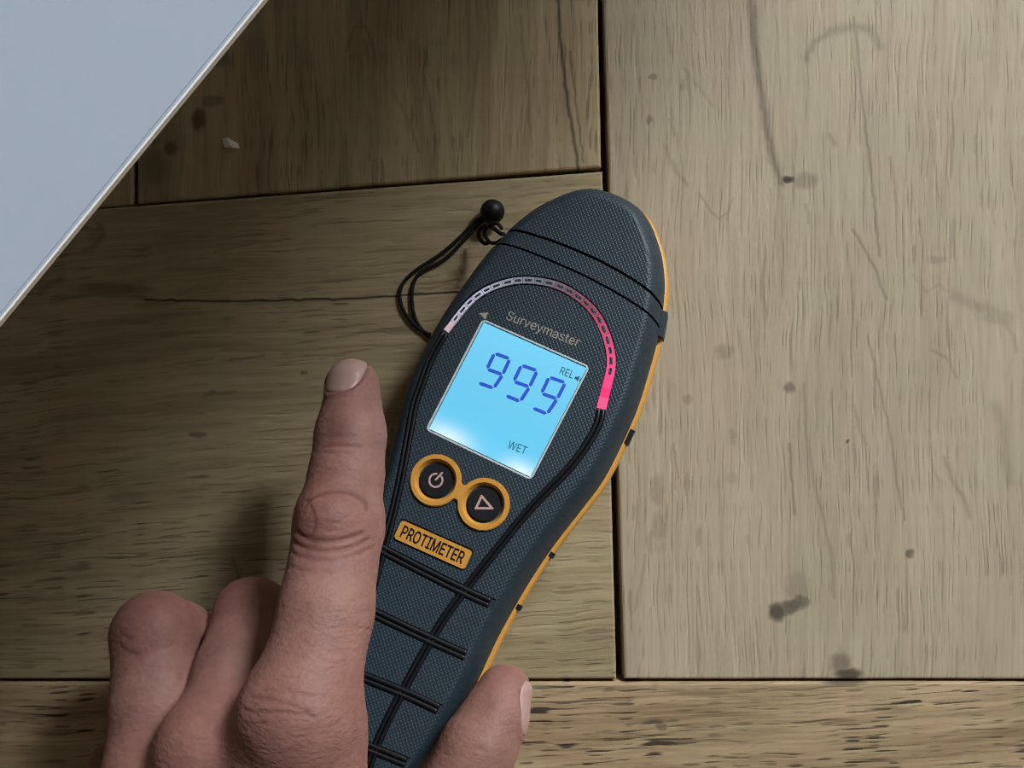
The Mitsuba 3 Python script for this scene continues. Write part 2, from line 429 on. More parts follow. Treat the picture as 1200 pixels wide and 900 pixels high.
def rubber_height(p, n, uv):
    x, y, z = own(p)
    a, b = (x + y) * 1000 / 1.45, (x - y) * 1000 / 1.45
    fa, fb = dr.abs(a - dr.floor(a) - 0.5), dr.abs(b - dr.floor(b) - 0.5)
    return 0.00010 * (1 - smoothstep(0.05, 0.42, dr.maximum(fa, fb))) * smoothstep(ZT - 0.0012, ZT - 0.0002, z)


def rubber_colour(p, n, uv):
    x, y, z = own(p)
    a, b = (x + y) * 1000 / 1.45, (x - y) * 1000 / 1.45
    fa, fb = dr.abs(a - dr.floor(a) - 0.5), dr.abs(b - dr.floor(b) - 0.5)
    pit = (1 - smoothstep(0.10, 0.36, dr.maximum(fa, fb))) * smoothstep(ZT - 0.0012, ZT - 0.0002, z)
    v = noise(x * 900, y * 900)
    top = smoothstep(ZT - 0.0012, ZT - 0.0002, z)
    return mi.Color3f(0.018, 0.031, 0.041) * (0.86 + 0.2 * v + 0.75 * pit * top)


scene['meter_rubber'] = {'type': 'bumpmap', 'arbitrary': proc(rubber_height, eps=8e-5), 'scale': 1.0, 'bsdf': principled(proc(rubber_colour), 0.5, spec=0.45)}
scene['meter_black'] = principled((0.006, 0.007, 0.009), 0.42, spec=0.4)
scene['meter_amber'] = principled((0.60, 0.285, 0.05), 0.42, spec=0.45)
scene['meter_button'] = principled((0.010, 0.010, 0.012), 0.45, spec=0.4)
scene['meter_icon'] = principled((0.50, 0.34, 0.29), 0.5)
scene['meter_print'] = principled((0.33, 0.29, 0.235), 0.5)
scene['meter_screen_edge'] = principled((0.55, 0.62, 0.62), 0.3)

prof = np.array([(31.4, 7.5), (29, 12.4), (26.2, 15.8), (23.5, 18.2), (20, 21.3), (16, 23.9), (10.5, 26.8), (4, 29.2), (-2, 31.0), (-9, 32.6), (-20, 34.4), (-26, 35.3), (-36, 36.0), (-47, 36.0), (-55, 35.6), (-64.5, 33.7),
                 (-83, 29.7), (-98, 27.7), (-117, 26.6), (-130, 26.8), (-145, 26.2), (-158, 24.4), (-166, 21.5), (-172, 17.0), (-176, 10.0)]) * 0.001
half = np.r_[[[0.0, 0.0322]], prof[:, ::-1], [[0.0, -0.1775]]]
t = np.r_[0, np.cumsum(np.linalg.norm(np.diff(half, axis=0), axis=1))]
sm = PchipInterpolator(t, half)(np.linspace(0, t[-1], 200))
outline = np.vstack([sm[:-1], (sm * [-1, 1])[::-1][:-1]])[::-1]
for _ in range(6):
    outline = (np.roll(outline, 1, 0) + 2 * outline + np.roll(outline, -1, 0)) / 4
outline = outline if Polygon(outline).exterior.is_ccw else outline[::-1]
OUT = Polygon(outline)


def shell(ds, zs):
    return rings([inset(outline, d) for d in ds], zs)


solid = man(shell([0.0002, 0.0, 0.0004, 0.0012, 0.0026, 0.0040, 0.0050, 0.0056], [ZS, ZS + 0.002, ZS + 0.005, ZS + 0.0080, ZS + 0.0105, ZS + 0.0120, ZT - 0.0001, ZT]))
core = man(shell([0.0018, 0.0016, 0.0026, 0.0040, 0.0056, 0.007], [ZS - 0.004, ZS + 0.004, ZS + 0.0075, ZS + 0.0098, ZT - 0.0014, ZT - 0.0011]))
lower = man(shell([0.0140, 0.0115, 0.0070, 0.0032, 0.0008, -0.0006, -0.0011, -0.0011, -0.0006, 0.0004], [0.0002, 0.0012, 0.0040, 0.0080, 0.0125, 0.0160, 0.0180, ZS - 0.0012, ZS - 0.0003, ZS - 0.0001]))

g1 = spline([loc(x, y)[:2] for x, y in ((584, 265), (632, 277), (680, 295), (728, 319), (771.5, 349))], 40)
g2 = spline([loc(x, y)[:2] for x, y in ((569, 281.5), (608, 290.5), (650, 307), (695, 328), (740, 353.5), (768.5, 373))], 40)


def beyond(c, far):
    a, b = c[0] - (c[3] - c[0]) * 4, c[-1] + (c[-1] - c[-4]) * 4
    line = np.vstack([a, c, b])
    return Polygon(np.vstack([line, [b[0] + 0.02, far], [a[0] - 0.02, far]])).buffer(0)


def slab(poly, z0=0.0, z1=0.06):
    return extrude(poly, z0, z1)


gap = 0.0008
head_zone = beyond(g1, 0.08).buffer(-gap / 2)
body_zone = beyond(g2, -0.30).buffer(-gap / 2)
band_zone = box_all = Polygon([(-0.1, -0.3), (0.1, -0.3), (0.1, 0.1), (-0.1, 0.1)]).difference(beyond(g1, 0.08).buffer(gap / 2)).difference(beyond(g2, -0.30).buffer(gap / 2))
body = solid ^ slab(body_zone)
cap = solid ^ slab(head_zone)
band = (solid ^ slab(band_zone)).translate([0, 0, -0.0003])

# channel of the light guide and of the two trim lines running down to the handle
arc_px = [(522.5, 388), (539, 367), (560, 346), (584, 334), (608, 328.6), (632, 329.5), (656, 335.5), (677, 347.5), (695, 364), (708.5, 388), (715.4, 412), (716, 430), (711.5, 451), (707, 469), (704.5, 479)]
left_px = [(521, 391), (511, 408), (503, 424), (492.5, 454), (488, 466), (482, 493), (476, 526), (468.5, 565), (459.5, 604), (450, 640), (436, 690), (424, 730)]
right_px = [(704, 481), (702, 493), (692, 514), (671, 544), (644, 572.5), (617, 601), (590, 634), (566, 664), (545, 691), (521, 724), (505, 750), (475, 804), (445, 864), (430, 905)]
arc = spline([loc(*p)[:2] for p in arc_px], 120)
lft = spline([loc(*p)[:2] for p in left_px], 60)
rgt = spline([loc(*p)[:2] for p in right_px], 60)
bars_px = [((449.5, 645), (541, 691.5), (578.5, 708.6)), ((437, 718), (505, 750), (545.5, 768)), ((433, 796), (472, 811.5), (517, 832.5)), ((432, 876), (460, 887), (487, 898))]
bars = []
for b in bars_px:
    q = np.array([loc(*p)[:2] for p in b])
    d = (q[0] - q[1]) / np.linalg.norm(q[0] - q[1])
    bars.append(np.vstack([q[0] + d * 0.016, q]))
inner = OUT.buffer(-0.0030)
wide = LineString(arc).buffer(0.00165, cap_style='flat')
trim = shapely.union_all([LineString(lft).buffer(0.00150, cap_style='flat'), LineString(rgt).buffer(0.00150, cap_style='flat')] + [LineString(b).buffer(0.00175, cap_style='flat') for b in bars]).intersection(inner)
body -= slab(wide, ZT - 0.0012)
body -= slab(trim, ZT - 0.0007)

# screen opening
scr = np.array([loc(x, y)[:2] for x, y in ((500, 503), (566, 375), (690, 430), (622, 561))])[::-1]
SCR = Polygon(scr).buffer(-0.0012).buffer(0.0012, quad_segs=6)
body -= slab(SCR.buffer(0.0004), ZT - 0.0009)

# buttons
bc = [loc(511, 563)[:2], loc(567, 591)[:2]]
BR, BI = 0.0083, 0.0056
neck = LineString(bc).buffer(0.0022)
eight = shapely.union_all([shapely.Point(*c).buffer(BR, quad_segs=24) for c in bc] + [neck])
eight = eight.buffer(0.0010, quad_segs=8).buffer(-0.0010, quad_segs=8)
body -= slab(eight, ZT - 0.0008)
bezel = extrude(eight.buffer(-0.0001), ZT - 0.0007, ZT + 0.0011, 0.0008, 3)
for c in bc:
    bezel -= m3.Manifold.cylinder(0.0028, BI - 0.0002, BI + 0.0013, 48).translate([c[0], c[1], ZT - 0.0014])

# badge
b0, b1 = loc(466, 620)[:2], loc(549, 657)[:2]
ba = (b1 - b0) / np.linalg.norm(b1 - b0)
bn = np.array([-ba[1], ba[0]])
mid_b, bl, bh = (b0 + b1) / 2, np.linalg.norm(b1 - b0) / 2, 0.0031


def badge_rect(l, h, r):
    p = Polygon([mid_b + ba * sx * (l - r) + bn * sy * (h - r) for sx, sy in ((-1, -1), (1, -1), (1, 1), (-1, 1))])
    return p.buffer(r, quad_segs=6)


body -= slab(badge_rect(bl + 0.0006, bh + 0.0006, 0.0014), ZT - 0.0006)

meter('case_top', body, 'meter_rubber')
meter('cap', cap, 'meter_rubber')
meter('cap_band', band, 'meter_rubber')
meter('inner_frame', core, 'meter_black')
meter('case_bottom', lower, 'meter_amber', smooth=50)
e_ = np.array([x for x in outline if x[0] > 0.02 and loc(773, 385)[1] - 0.001 < x[1] < loc(773, 350)[1] + 0.0005])
clip_ = Polygon(np.vstack([e_ * [1, 1] + [0.0017, 0], (e_ - [0.004, 0])[::-1]])).buffer(0)
meter('cap_clip', slab(clip_, ZS - 0.0035, ZS + 0.0025), 'meter_rubber')
labels['moisture_meter__case_bottom'] = {'label': 'amber yellow lower half of the case'}
labels['moisture_meter__cap'] = {'label': 'rounded dark cap over the head end'}
# dark slots along the seam
for px, py, l in ((737, 510, 0.0026), (640, 645, 0.0009), (604, 708, 0.0009)):
    p = loc(px, py, ZS)
    i = int(np.argmin(np.sum((outline - p[:2]) ** 2, 1)))
    tdir = outline[(i + 2) % len(outline)] - outline[i - 2]
    tdir /= np.linalg.norm(tdir)
    nrm = np.array([tdir[1], -tdir[0]])
    s = Polygon([outline[i] + tdir * a * l + nrm * b for a, b in ((-1, -0.001), (1, -0.001), (1, 0.00165), (-1, 0.00165))])
    meter('slot', slab(s, ZS - 0.0026, ZS - 0.0002), 'meter_black')


def half_rod(c, r, sink, n=70):
    """A thin raised line on the top face."""
    return tube(np.c_[c, np.full(len(c), ZT - sink)], r, n=n, sides=10)


def shift(c, d):
    tg = np.gradient(c, axis=0)
    tg /= np.linalg.norm(tg, axis=1, keepdims=True)
    return c + np.c_[-tg[:, 1], tg[:, 0]] * d


def inside(c, d=0.0036):
    ok = [OUT.buffer(-d).contains(shapely.Point(*p)) for p in c]
    k = [i for i, o in enumerate(ok) if o]
    return c[k[0]:k[-1] + 1]


for c in (lft, rgt):
    c = inside(c, 0.0048)
    meter('trim_line', trimesh.util.concatenate([half_rod(shift(c, s * 0.00068), 0.00066, 0.0002) for s in (-1, 1)]), 'meter_black', smooth=True)
for b in bars:
    c = inside(spline(b, 40), 0.0048)
    meter('grip_bar', trimesh.util.concatenate([half_rod(shift(c, s * 0.0008), 0.00078, 0.0001) for s in (-1, 1)]), 'meter_black', smooth=True)

# screen, its figures and words
nx_, ny_ = 24, 26
uu, vv = np.meshgrid(np.linspace(0.012, 0.988, nx_), np.linspace(0.012, 0.988, ny_), indexing='ij')
c00, c01, c11, c10 = [loc(x, y)[:2] for x, y in ((500, 503), (566, 375), (690, 430), (622, 561))]
pts = ((1 - uu) * (1 - vv))[..., None] * c00 + ((1 - uu) * vv)[..., None] * c01 + (uu * vv)[..., None] * c11 + (uu * (1 - vv))[..., None] * c10
ff = []
for i in range(nx_ - 1):
    for j in range(ny_ - 1):
        a = i * ny_ + j
        ff += [[a, a + ny_, a + 1], [a + 1, a + ny_, a + ny_ + 1]]
sv = np.c_[pts.reshape(-1, 2), np.full(nx_ * ny_, ZT - 0.00055)]
u_, v_ = uu.ravel()[:, None], vv.ravel()[:, None]
# a backlight with two lamps at the lower edge
hot = np.exp(-((u_ - 0.2) / 0.22) ** 2 - (v_ / 0.10) ** 2) + 1.1 * np.exp(-((u_ - 0.9) / 0.16) ** 2 - (v_ / 0.09) ** 2)
rad = np.array([[0.125, 0.60, 0.90]]) * (1 - 0.28 * v_ * (1 - v_)) + 0.05 * v_ * np.array([[1.0, 0.6, 0.2]]) + hot * np.array([[0.62, 0.36, 0.16]])
scene['screen_glass'] = principled((0.03, 0.05, 0.06), 0.25)
meter('screen', trimesh.Trimesh(sv, ff, process=False), 'screen_glass', smooth=False, color=rad,
      emitter={'type': 'area', 'radiance': {'type': 'mesh_attribute', 'name': 'vertex_color'}})
labels['moisture_meter__screen'] = {'label': 'backlit pale blue display'}
meter('screen_rim', extrude(SCR.buffer(0.00035).difference(SCR.buffer(-0.0002)), ZT - 0.0008, ZT - 0.00005), 'meter_screen_edge')

scene['lcd_blue'] = principled((0.02, 0.05, 0.34), 0.5)
LCD = {'type': 'area', 'radiance': {'type': 'rgb', 'value': [0.008, 0.045, 0.30]}}
scene['lcd_dark'] = principled((0.01, 0.04, 0.07), 0.5)
LCD2 = {'type': 'area', 'radiance': {'type': 'rgb', 'value': [0.004, 0.05, 0.09]}}
ZL = ZT - 0.00045


def stroke(p, q, w, cut=0.0):
    p, q = np.asarray(p), np.asarray(q)
    d = (q - p) / np.linalg.norm(q - p)
    n = np.array([-d[1], d[0]]) * w / 2
    a, b = p + d * cut, q - d * cut
    e = w / 2
    return Polygon([a + n + d * e, a, a - n + d * e, b - n - d * e, b, b + n - d * e])


# corners of each nine: upper left, upper right, middle left, middle right, lower left, lower right
nines = [[(579.5, 414), (597.5, 420.5), (570.5, 432.5), (589, 439), (560.5, 448.5), (578.5, 455)],
         [(611, 428), (629.5, 434.5), (602, 447), (620.5, 453.5), (592.5, 463.5), (609.5, 470.5)],
         [(643.5, 442), (662.5, 448.5), (634.5, 461), (653, 467.5), (624, 478), (641, 485)]]
for nine in nines:
    ul, ur, ml, mr, ll, lr = [loc(*p, ZL)[:2] for p in nine]
    seg = [stroke(a, b, 0.00112, 0.00018) for a, b in ((ul, ur), (ul, ml), (ml, mr), (ur, mr), (mr, lr), (ll, lr))]
    meter('screen__digit', trimesh.util.concatenate([tri(slab(s, ZL - 0.00008, ZL)) for s in seg]), 'lcd_blue', smooth=False, emitter=LCD)
    labels[[k for k in scene if k.startswith('moisture_meter__screen__digit')][-1]] = {'label': 'dark blue figure 9'}


def write(key, text, p0, p1, height, bsdf, z, bold=False, mat=None, thin=0.00006, squash=True, **more):
    """Lettering on the top face with its base line from p0 to p1 (own frame)."""
    m = meshkit.text_mesh(text, height, depth=thin, bold=bold)
    x0, x1 = m.bounds[0][0], m.bounds[1][0]
    d = p1 - p0
    l = np.linalg.norm(d)
    d = d / l
    m.apply_translation([-x0, 0, 0])
    m.apply_scale([l / (x1 - x0), 1, 1])
    R = np.eye(4)
    R[:2, 0], R[:2, 1], R[:3, 3] = d, [-d[1], d[0]], [p0[0], p0[1], z]
    m.apply_transform(R)
    return meter(key, m, bsdf, smooth=False, **more)


write('screen__word', 'REL', loc(655, 437.5)[:2], loc(670.5, 443.5)[:2], 0.0024, 'lcd_dark', ZL, emitter=LCD2)
write('screen__word', 'WET', loc(594, 524.5)[:2], loc(615, 532.5)[:2], 0.0025, 'lcd_dark', ZL, emitter=LCD2)
sp0 = loc(673.5, 442)[:2]
spd = loc(688, 447.5)[:2] - sp0
spd /= np.linalg.norm(spd)
spn = np.array([-spd[1], spd[0]])
icon = [Polygon([sp0 + spd * a + spn * b for a, b in ((0, -0.0004), (0.0006, -0.0004), (0.0013, -0.001), (0.0013, 0.001), (0.0006, 0.0004), (0, 0.0004))])]
for r in (0.0010, 0.0018, 0.0026):
    th = np.linspace(-0.7, 0.7, 9)
    icon.append(LineString([sp0 + spd * (0.0010 + r * math.cos(a)) + spn * r * 0.8 * math.sin(a) for a in th]).buffer(0.00013))
meter('screen__sound_symbol', trimesh.util.concatenate([tri(slab(i, ZL - 0.00006, ZL)) for i in icon]), 'lcd_dark', smooth=False, emitter=LCD2)

write('lettering', 'Surveymaster', loc(592.5, 374)[:2], loc(677, 406.5)[:2], 0.0030, 'meter_print', ZT - 0.00002)
# small grey mark beside the upper left corner of the screen
s0 = loc(566.5, 370)[:2]
meter('corner_mark', slab(Polygon([s0 + ba * a + bn * b for a, b in ((-0.0017, 0.0002), (0.0012, -0.0010), (0.0010, 0.0016))][::-1]).buffer(0), ZT - 0.0001, ZT + 0.00006), 'meter_print')

meter('button_surround', bezel, 'meter_amber', smooth=40)
for i, c in enumerate(bc):
    k = extrude(shapely.Point(*c).buffer(BI - 0.0004, quad_segs=24), ZT - 0.0008, ZT + 0.0002, 0.0006, 3)
    bk = meter('button', k, 'meter_button', smooth=40)
    zi = ZT + 0.0002
    if i == 0:
        ring = LineString([c + 0.0021 * (ba * math.sin(a) + bn * math.cos(a)) for a in np.linspace(0.62, 2 * np.pi - 0.30, 40)]).buffer(0.00030)
        a0 = c + bn * 0.0029 + ba * 0.00085
        bar = LineString([c + bn * 0.0002 - ba * 0.0001, a0]).buffer(0.00032)
        sh = ring.union(bar)
        name = 'power_symbol'
        lab = 'black round button with the power symbol'
    else:
        q = [np.array(loc(*p)[:2]) for p in ((563.5, 580), (578, 594), (556, 596))]
        q = [loc(564.5, 581)[:2], loc(577.5, 596)[:2], loc(557.5, 596)[:2]]
        sh = Polygon(q).buffer(0.0003).difference(Polygon(q).buffer(-0.00045))
        name = 'arrow_symbol'
        lab = 'black round button with a triangle symbol'
    labels[bk] = {'label': lab}
    put(bk + '__' + name, (lambda m: (m.apply_transform(MM), m)[1])(tri(slab(sh, zi - 0.0001, zi + 0.00008))), 'meter_icon')

bd = meter('name_badge', extrude(badge_rect(bl, bh, 0.0011), ZT - 0.0005, ZT + 0.0003, 0.0002, 1), 'meter_amber')
rim = badge_rect(bl - 0.00035, bh - 0.00035, 0.0009)
wp0, wp1 = mid_b - ba * (bl - 0.0016) - bn * 0.0018, mid_b + ba * (bl - 0.0016) - bn * 0.0018
write('name_badge__lettering', 'PROTIMETER', wp0, wp1, 0.0037, 'meter_black', ZT + 0.00028, bold=True, thin=0.00012)
labels[bd] = {'label': 'small amber badge with raised black capitals'}

# light guide over the screen: segments from pale (window reflection put into the colour) through dim to glowing red
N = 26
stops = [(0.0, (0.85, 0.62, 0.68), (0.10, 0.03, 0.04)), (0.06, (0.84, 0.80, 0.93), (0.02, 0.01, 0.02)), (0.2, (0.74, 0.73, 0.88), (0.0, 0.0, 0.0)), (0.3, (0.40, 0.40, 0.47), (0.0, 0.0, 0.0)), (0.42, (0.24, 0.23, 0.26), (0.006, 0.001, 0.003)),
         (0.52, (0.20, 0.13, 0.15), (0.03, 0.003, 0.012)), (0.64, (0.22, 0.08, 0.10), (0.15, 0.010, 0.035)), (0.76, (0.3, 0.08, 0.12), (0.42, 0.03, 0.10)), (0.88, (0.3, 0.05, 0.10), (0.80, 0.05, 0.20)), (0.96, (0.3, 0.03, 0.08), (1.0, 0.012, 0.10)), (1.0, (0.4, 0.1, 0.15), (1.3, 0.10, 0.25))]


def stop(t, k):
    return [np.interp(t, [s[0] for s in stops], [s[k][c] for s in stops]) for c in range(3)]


tg = np.gradient(arc, axis=0)
tg /= np.linalg.norm(tg, axis=1, keepdims=True)
nm = np.c_[-tg[:, 1], tg[:, 0]]
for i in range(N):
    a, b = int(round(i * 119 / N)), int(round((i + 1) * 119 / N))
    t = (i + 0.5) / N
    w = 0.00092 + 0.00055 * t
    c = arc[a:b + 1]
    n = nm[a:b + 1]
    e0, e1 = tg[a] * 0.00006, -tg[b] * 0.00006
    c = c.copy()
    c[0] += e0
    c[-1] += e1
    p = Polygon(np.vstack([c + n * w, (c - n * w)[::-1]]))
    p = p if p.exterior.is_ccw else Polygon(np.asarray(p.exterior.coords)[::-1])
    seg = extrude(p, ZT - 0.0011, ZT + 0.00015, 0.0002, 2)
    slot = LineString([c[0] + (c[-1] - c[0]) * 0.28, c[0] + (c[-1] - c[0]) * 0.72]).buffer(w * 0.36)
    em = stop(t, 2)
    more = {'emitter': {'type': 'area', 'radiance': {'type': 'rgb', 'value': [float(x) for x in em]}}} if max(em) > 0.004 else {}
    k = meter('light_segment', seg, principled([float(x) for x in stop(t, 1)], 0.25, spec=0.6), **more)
    if 0.03 < t < 0.90:
        put(k + '__lamp_window', (lambda m: (m.apply_transform(MM), m)[1])(tri(slab(slot, ZT, ZT + 0.00022))), 'meter_rubber')
tag('moisture_meter', 'dark blue-grey handheld moisture meter with amber lower half, backlit screen and glowing red light arc', 'moisture meter')

# ------------------------------------------------------------------ cord with a bead, tied to the meter's cap
scene['cord'] = principled((0.008, 0.008, 0.009), 0.7, spec=0.2)
scene['bead'] = principled((0.004, 0.004, 0.005), 0.45, spec=0.25)


def line(pts):
    return [at(*p) for p in pts]


strand = [[(572, 250, .0045), (561, 257, .0035), (538, 279, .0022), (507, 304, .0012), (481, 322, .0009), (469, 340, .0009), (469, 352, .0009), (478, 372, .0009), (491, 385, .0009), (505, 392, .0012)],
          [(573, 252, .0040), (563, 261, .0030), (543, 282, .0018), (514, 308, .0010), (488, 325, .0009), (483, 340, .0009), (483, 356, .0009), (488, 376, .0009), (498, 390, .0009), (508, 398, .0012)]]
for s in strand:
    put('lanyard__cord', tube(line(s), 0.00062, n=70, sides=8), 'cord', smooth=True)
bead = trimesh.creation.icosphere(3, 0.0043)
bead.apply_scale([1, 1, 0.95])
bead.apply_translation(at(577, 248, 0.0046))
put('lanyard__bead', bead, 'bead', smooth=True)
labels['lanyard__bead'] = {'label': 'round black bead'}
put('lanyard__loop', tube(line([(588, 268, .021), (582, 262, .019), (574, 264, .016), (568, 274, .012), (573, 283, .012), (582, 284, .015), (590, 280, .019)]), 0.0006, n=50, sides=8), 'cord', smooth=True)
put('lanyard__loop', tube(line([(590, 274, .020), (578, 267, .013), (566, 266, .008), (561, 273, .006), (564, 282, .007), (572, 284, .010)]), 0.0007, n=50, sides=8), 'cord', smooth=True)
tag('lanyard', 'thin doubled black cord with a round bead, looped on the floor beside the meter head', 'cord')

# flake of paint on the floor
fl = m3.Manifold.hull_points(np.array([at(260, 163, .0004), at(266, 161, .0012), at(279, 168, .0008), at(281, 174, .0004), at(271, 172, .0016), at(263, 173, .0003), at(262, 164, 0.0), at(279, 173, 0.0)]))
scene['flake'] = principled((0.80, 0.74, 0.66), 0.7)
put('paint_flake', tri(fl), 'flake')
tag('paint_flake', 'tiny pale flake of paint lying on the dark board near the white table', 'flake')

#PART3
# ------------------------------------------------------------------ the left hand
def J(px, py, z, r):
    return (at(px, py, z * 0.001) * 1000.0, float(r))


def cone(p, a, b, ra, rb):
    """Distance from the points p to a limb that tapers from a (radius ra) to b (radius rb)."""
    ab = b - a
    t = np.clip(((p - a) @ ab) / (ab @ ab), 0, 1)
    return np.linalg.norm(p - a - t[:, None] * ab, axis=1) - (ra + (rb - ra) * t)


def smin(a, b, k):
    h = np.clip(0.5 + 0.5 * (b - a) / k, 0, 1)
    return b + (a - b) * h - k * h * (1 - h)


FINGERS = {
    'index': [J(354, 838, 90, 15.0), J(382, 715, 77, 13.2), J(397, 612, 64, 13.2), J(406, 555, 58.5, 11.0), J(411, 510, 54, 10.6), J(413, 452, 48, 8.4)],
    'middle': [J(252, 885, 74, 15.0), J(280, 790, 54, 13.2), J(296, 723, 34, 12.4), J(319, 726, 25, 10.6), J(332, 738, 19, 9.6), J(328, 780, 15, 8.6)],
    'ring': [J(176, 935, 63, 14.6), J(182, 830, 55, 13.0), J(181, 744, 45, 13.0), J(211, 746, 34, 10.8), J(228, 754, 27, 9.6), J(240, 797, 19, 8.4)],
    'little': [J(140, 1000, 50, 12.5), J(138, 945, 44, 10.8), J(140, 905, 36, 10.0), J(165, 900, 27, 8.8), J(182, 910, 20, 8.2), J(195, 945, 15, 7.6)],
    'thumb': [J(462, 1075, 72, 16.5), J(524, 962, 69, 12.8), J(561, 876, 65, 11.0), J(580, 840, 61, 9.6), J(591, 811, 58, 8.3)],
}
WR = [J(345, 1275, 88, 24.0), J(275, 1280, 80, 22.0)]
PALM = [(WR[0], J(354, 850, 82, 15.5)), (WR[0], J(255, 900, 68, 15.0)), (WR[1], J(180, 950, 56, 14.5)), (WR[1], J(142, 1010, 46, 13.0)),
        (WR[0], J(470, 1075, 66, 16.0)), (J(354, 862, 84, 14.0), J(255, 908, 68, 14.0)), (J(255, 908, 68, 14.0), J(180, 957, 57, 13.5)), (J(400, 985, 84, 13.0), J(470, 1075, 68, 15.0)),
        (WR[0], J(330, 1700, 120, 34.0)), (WR[1], J(290, 1700, 118, 34.0))]
KNUCKLES = [(J(387, 608, 72, 8.0), 5.0), (J(342, 834, 88, 12.0), 10.0), (J(238, 876, 76, 11.5), 9.0), (J(178, 740, 50, 8.0), 5.0), (J(293, 719, 39, 7.5), 5.0), (J(168, 925, 68, 10.5), 7.0)]


def hand_field(p):
    palm = None
    for (a, ra), (b, rb) in PALM:
        d = cone(p, a, b, ra, rb)
        palm = d if palm is None else smin(palm, d, 9.0)
    total = None
    for name, ch in FINGERS.items():
        f = None
        for (a, ra), (b, rb) in zip(ch[:-1], ch[1:]):
            d = cone(p, a, b, ra, rb)
            f = d if f is None else smin(f, d, 3.0)
        f = smin(f, palm, 8.0)
        total = f if total is None else smin(total, f, 2.2)
    for (c, r), k in KNUCKLES:
        total = smin(total, np.linalg.norm((p - c), axis=1) - r, k)
    return total


def surface(field, lo, hi, h):
    """A closed mesh of the zero level of a distance field (surface nets)."""
    ax = [np.arange(a, b + h, h) for a, b in zip(lo, hi)]
    g = np.stack(np.meshgrid(*ax, indexing='ij'), -1)
    sh = g.shape[:3]
    # a coarse pass first: only cells near the surface are worked out finely
    F = np.full(sh, 50.0)
    st = 5
    cg = g[::st, ::st, ::st]
    cd = field(cg.reshape(-1, 3)).reshape(cg.shape[:3])
    near = np.abs(cd) < st * h * 1.9
    sgn = np.sign(cd)
    for i in range(cd.shape[0]):
        for j in range(cd.shape[1]):
            F[i * st:(i + 1) * st, j * st:(j + 1) * st, :] = np.repeat(sgn[i, j] * 50.0, st)[:sh[2]]
    from scipy.ndimage import binary_dilation
    near = binary_dilation(near, iterations=1)
    fine = np.repeat(np.repeat(np.repeat(near, st, 0), st, 1), st, 2)[:sh[0], :sh[1], :sh[2]]
    F[fine] = field(g[fine])
    ins = F < 0
    n = tuple(s - 1 for s in sh)
    cnt = np.zeros(n, int)
    acc = np.zeros(n + (3,))
    num = np.zeros(n)
    corners = [(a, b, c) for a in (0, 1) for b in (0, 1) for c in (0, 1)]
    for (a, b, c) in corners:
        cnt += ins[a:a + n[0], b:b + n[1], c:c + n[2]]
    act = (cnt > 0) & (cnt < 8)
    ids = np.argwhere(act)
    for i, p in enumerate(corners):
        for q in corners[i + 1:]:
            if sum(abs(x - y) for x, y in zip(p, q)) != 1:
                continue
            fp, fq = F[tuple((ids + p).T)], F[tuple((ids + q).T)]
            m = (fp < 0) != (fq < 0)
            t = np.where(m, fp / np.where(m, fp - fq, 1), 0)
            pos = np.array(p) + t[:, None] * (np.array(q) - np.array(p))
            acc[act] += np.where(m[:, None], pos, 0)
            num[act] += m
    v = (ids + acc[act] / num[act][:, None]) * h + np.array([a[0] for a in ax])
    index = np.full(n, -1)
    index[act] = np.arange(len(ids))
    faces = []
    for axis in range(3):
        o1, o2 = [(1, 2), (2, 0), (0, 1)][axis]
        s0 = [slice(1, m) for m in n]
        s0[axis] = slice(0, n[axis])
        p0 = np.argwhere(np.ones([len(range(*s.indices(10 ** 9))) if False else s.stop - s.start for s in s0], bool)) + [s.start for s in s0]
        e = np.zeros(3, int)
        e[axis] = 1
        a, b = ins[tuple(p0.T)], ins[tuple((p0 + e).T)]
        p0, a = p0[a != b], a[a != b]
        d1, d2 = np.zeros(3, int), np.zeros(3, int)
        d1[o1], d2[o2] = 1, 1
        q = [index[tuple((p0 - x).T)] for x in (d1 + d2, d2, 0 * d1, d1)]
        quad = np.stack(q, 1)
        quad[~a] = quad[~a][:, ::-1]
        faces.append(quad)
    fq = np.vstack(faces)
    return trimesh.Trimesh(v, np.vstack([fq[:, [0, 1, 2]], fq[:, [0, 2, 3]]]), process=False)


LO, HI = np.array([-152.0, -330.0, 3.0]), np.array([5.0, 12.0, 165.0])
hand = surface(lambda p: np.maximum(hand_field(p), -300 - p[:, 1]), LO, HI, 1.15)
hand = trimesh.Trimesh(hand.vertices, hand.faces, process=True)
if hand.volume < 0:
    hand.invert()
trimesh.smoothing.filter_taubin(hand, iterations=12)
vis = hand.vertices[:, 1] > -160
sub = np.where(vis[hand.faces].all(1))[0]
hv, hf = trimesh.remesh.subdivide(hand.vertices, hand.faces, face_index=sub)
hand = trimesh.Trimesh(hv, hf, process=True)
trimesh.smoothing.filter_taubin(hand, iterations=6)


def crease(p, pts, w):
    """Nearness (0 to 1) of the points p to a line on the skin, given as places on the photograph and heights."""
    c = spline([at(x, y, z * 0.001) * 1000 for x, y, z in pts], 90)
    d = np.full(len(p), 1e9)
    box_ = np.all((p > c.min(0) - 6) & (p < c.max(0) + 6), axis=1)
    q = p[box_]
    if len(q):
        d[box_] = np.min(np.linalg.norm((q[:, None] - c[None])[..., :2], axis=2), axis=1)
    return np.exp(-(d / w) ** 2)


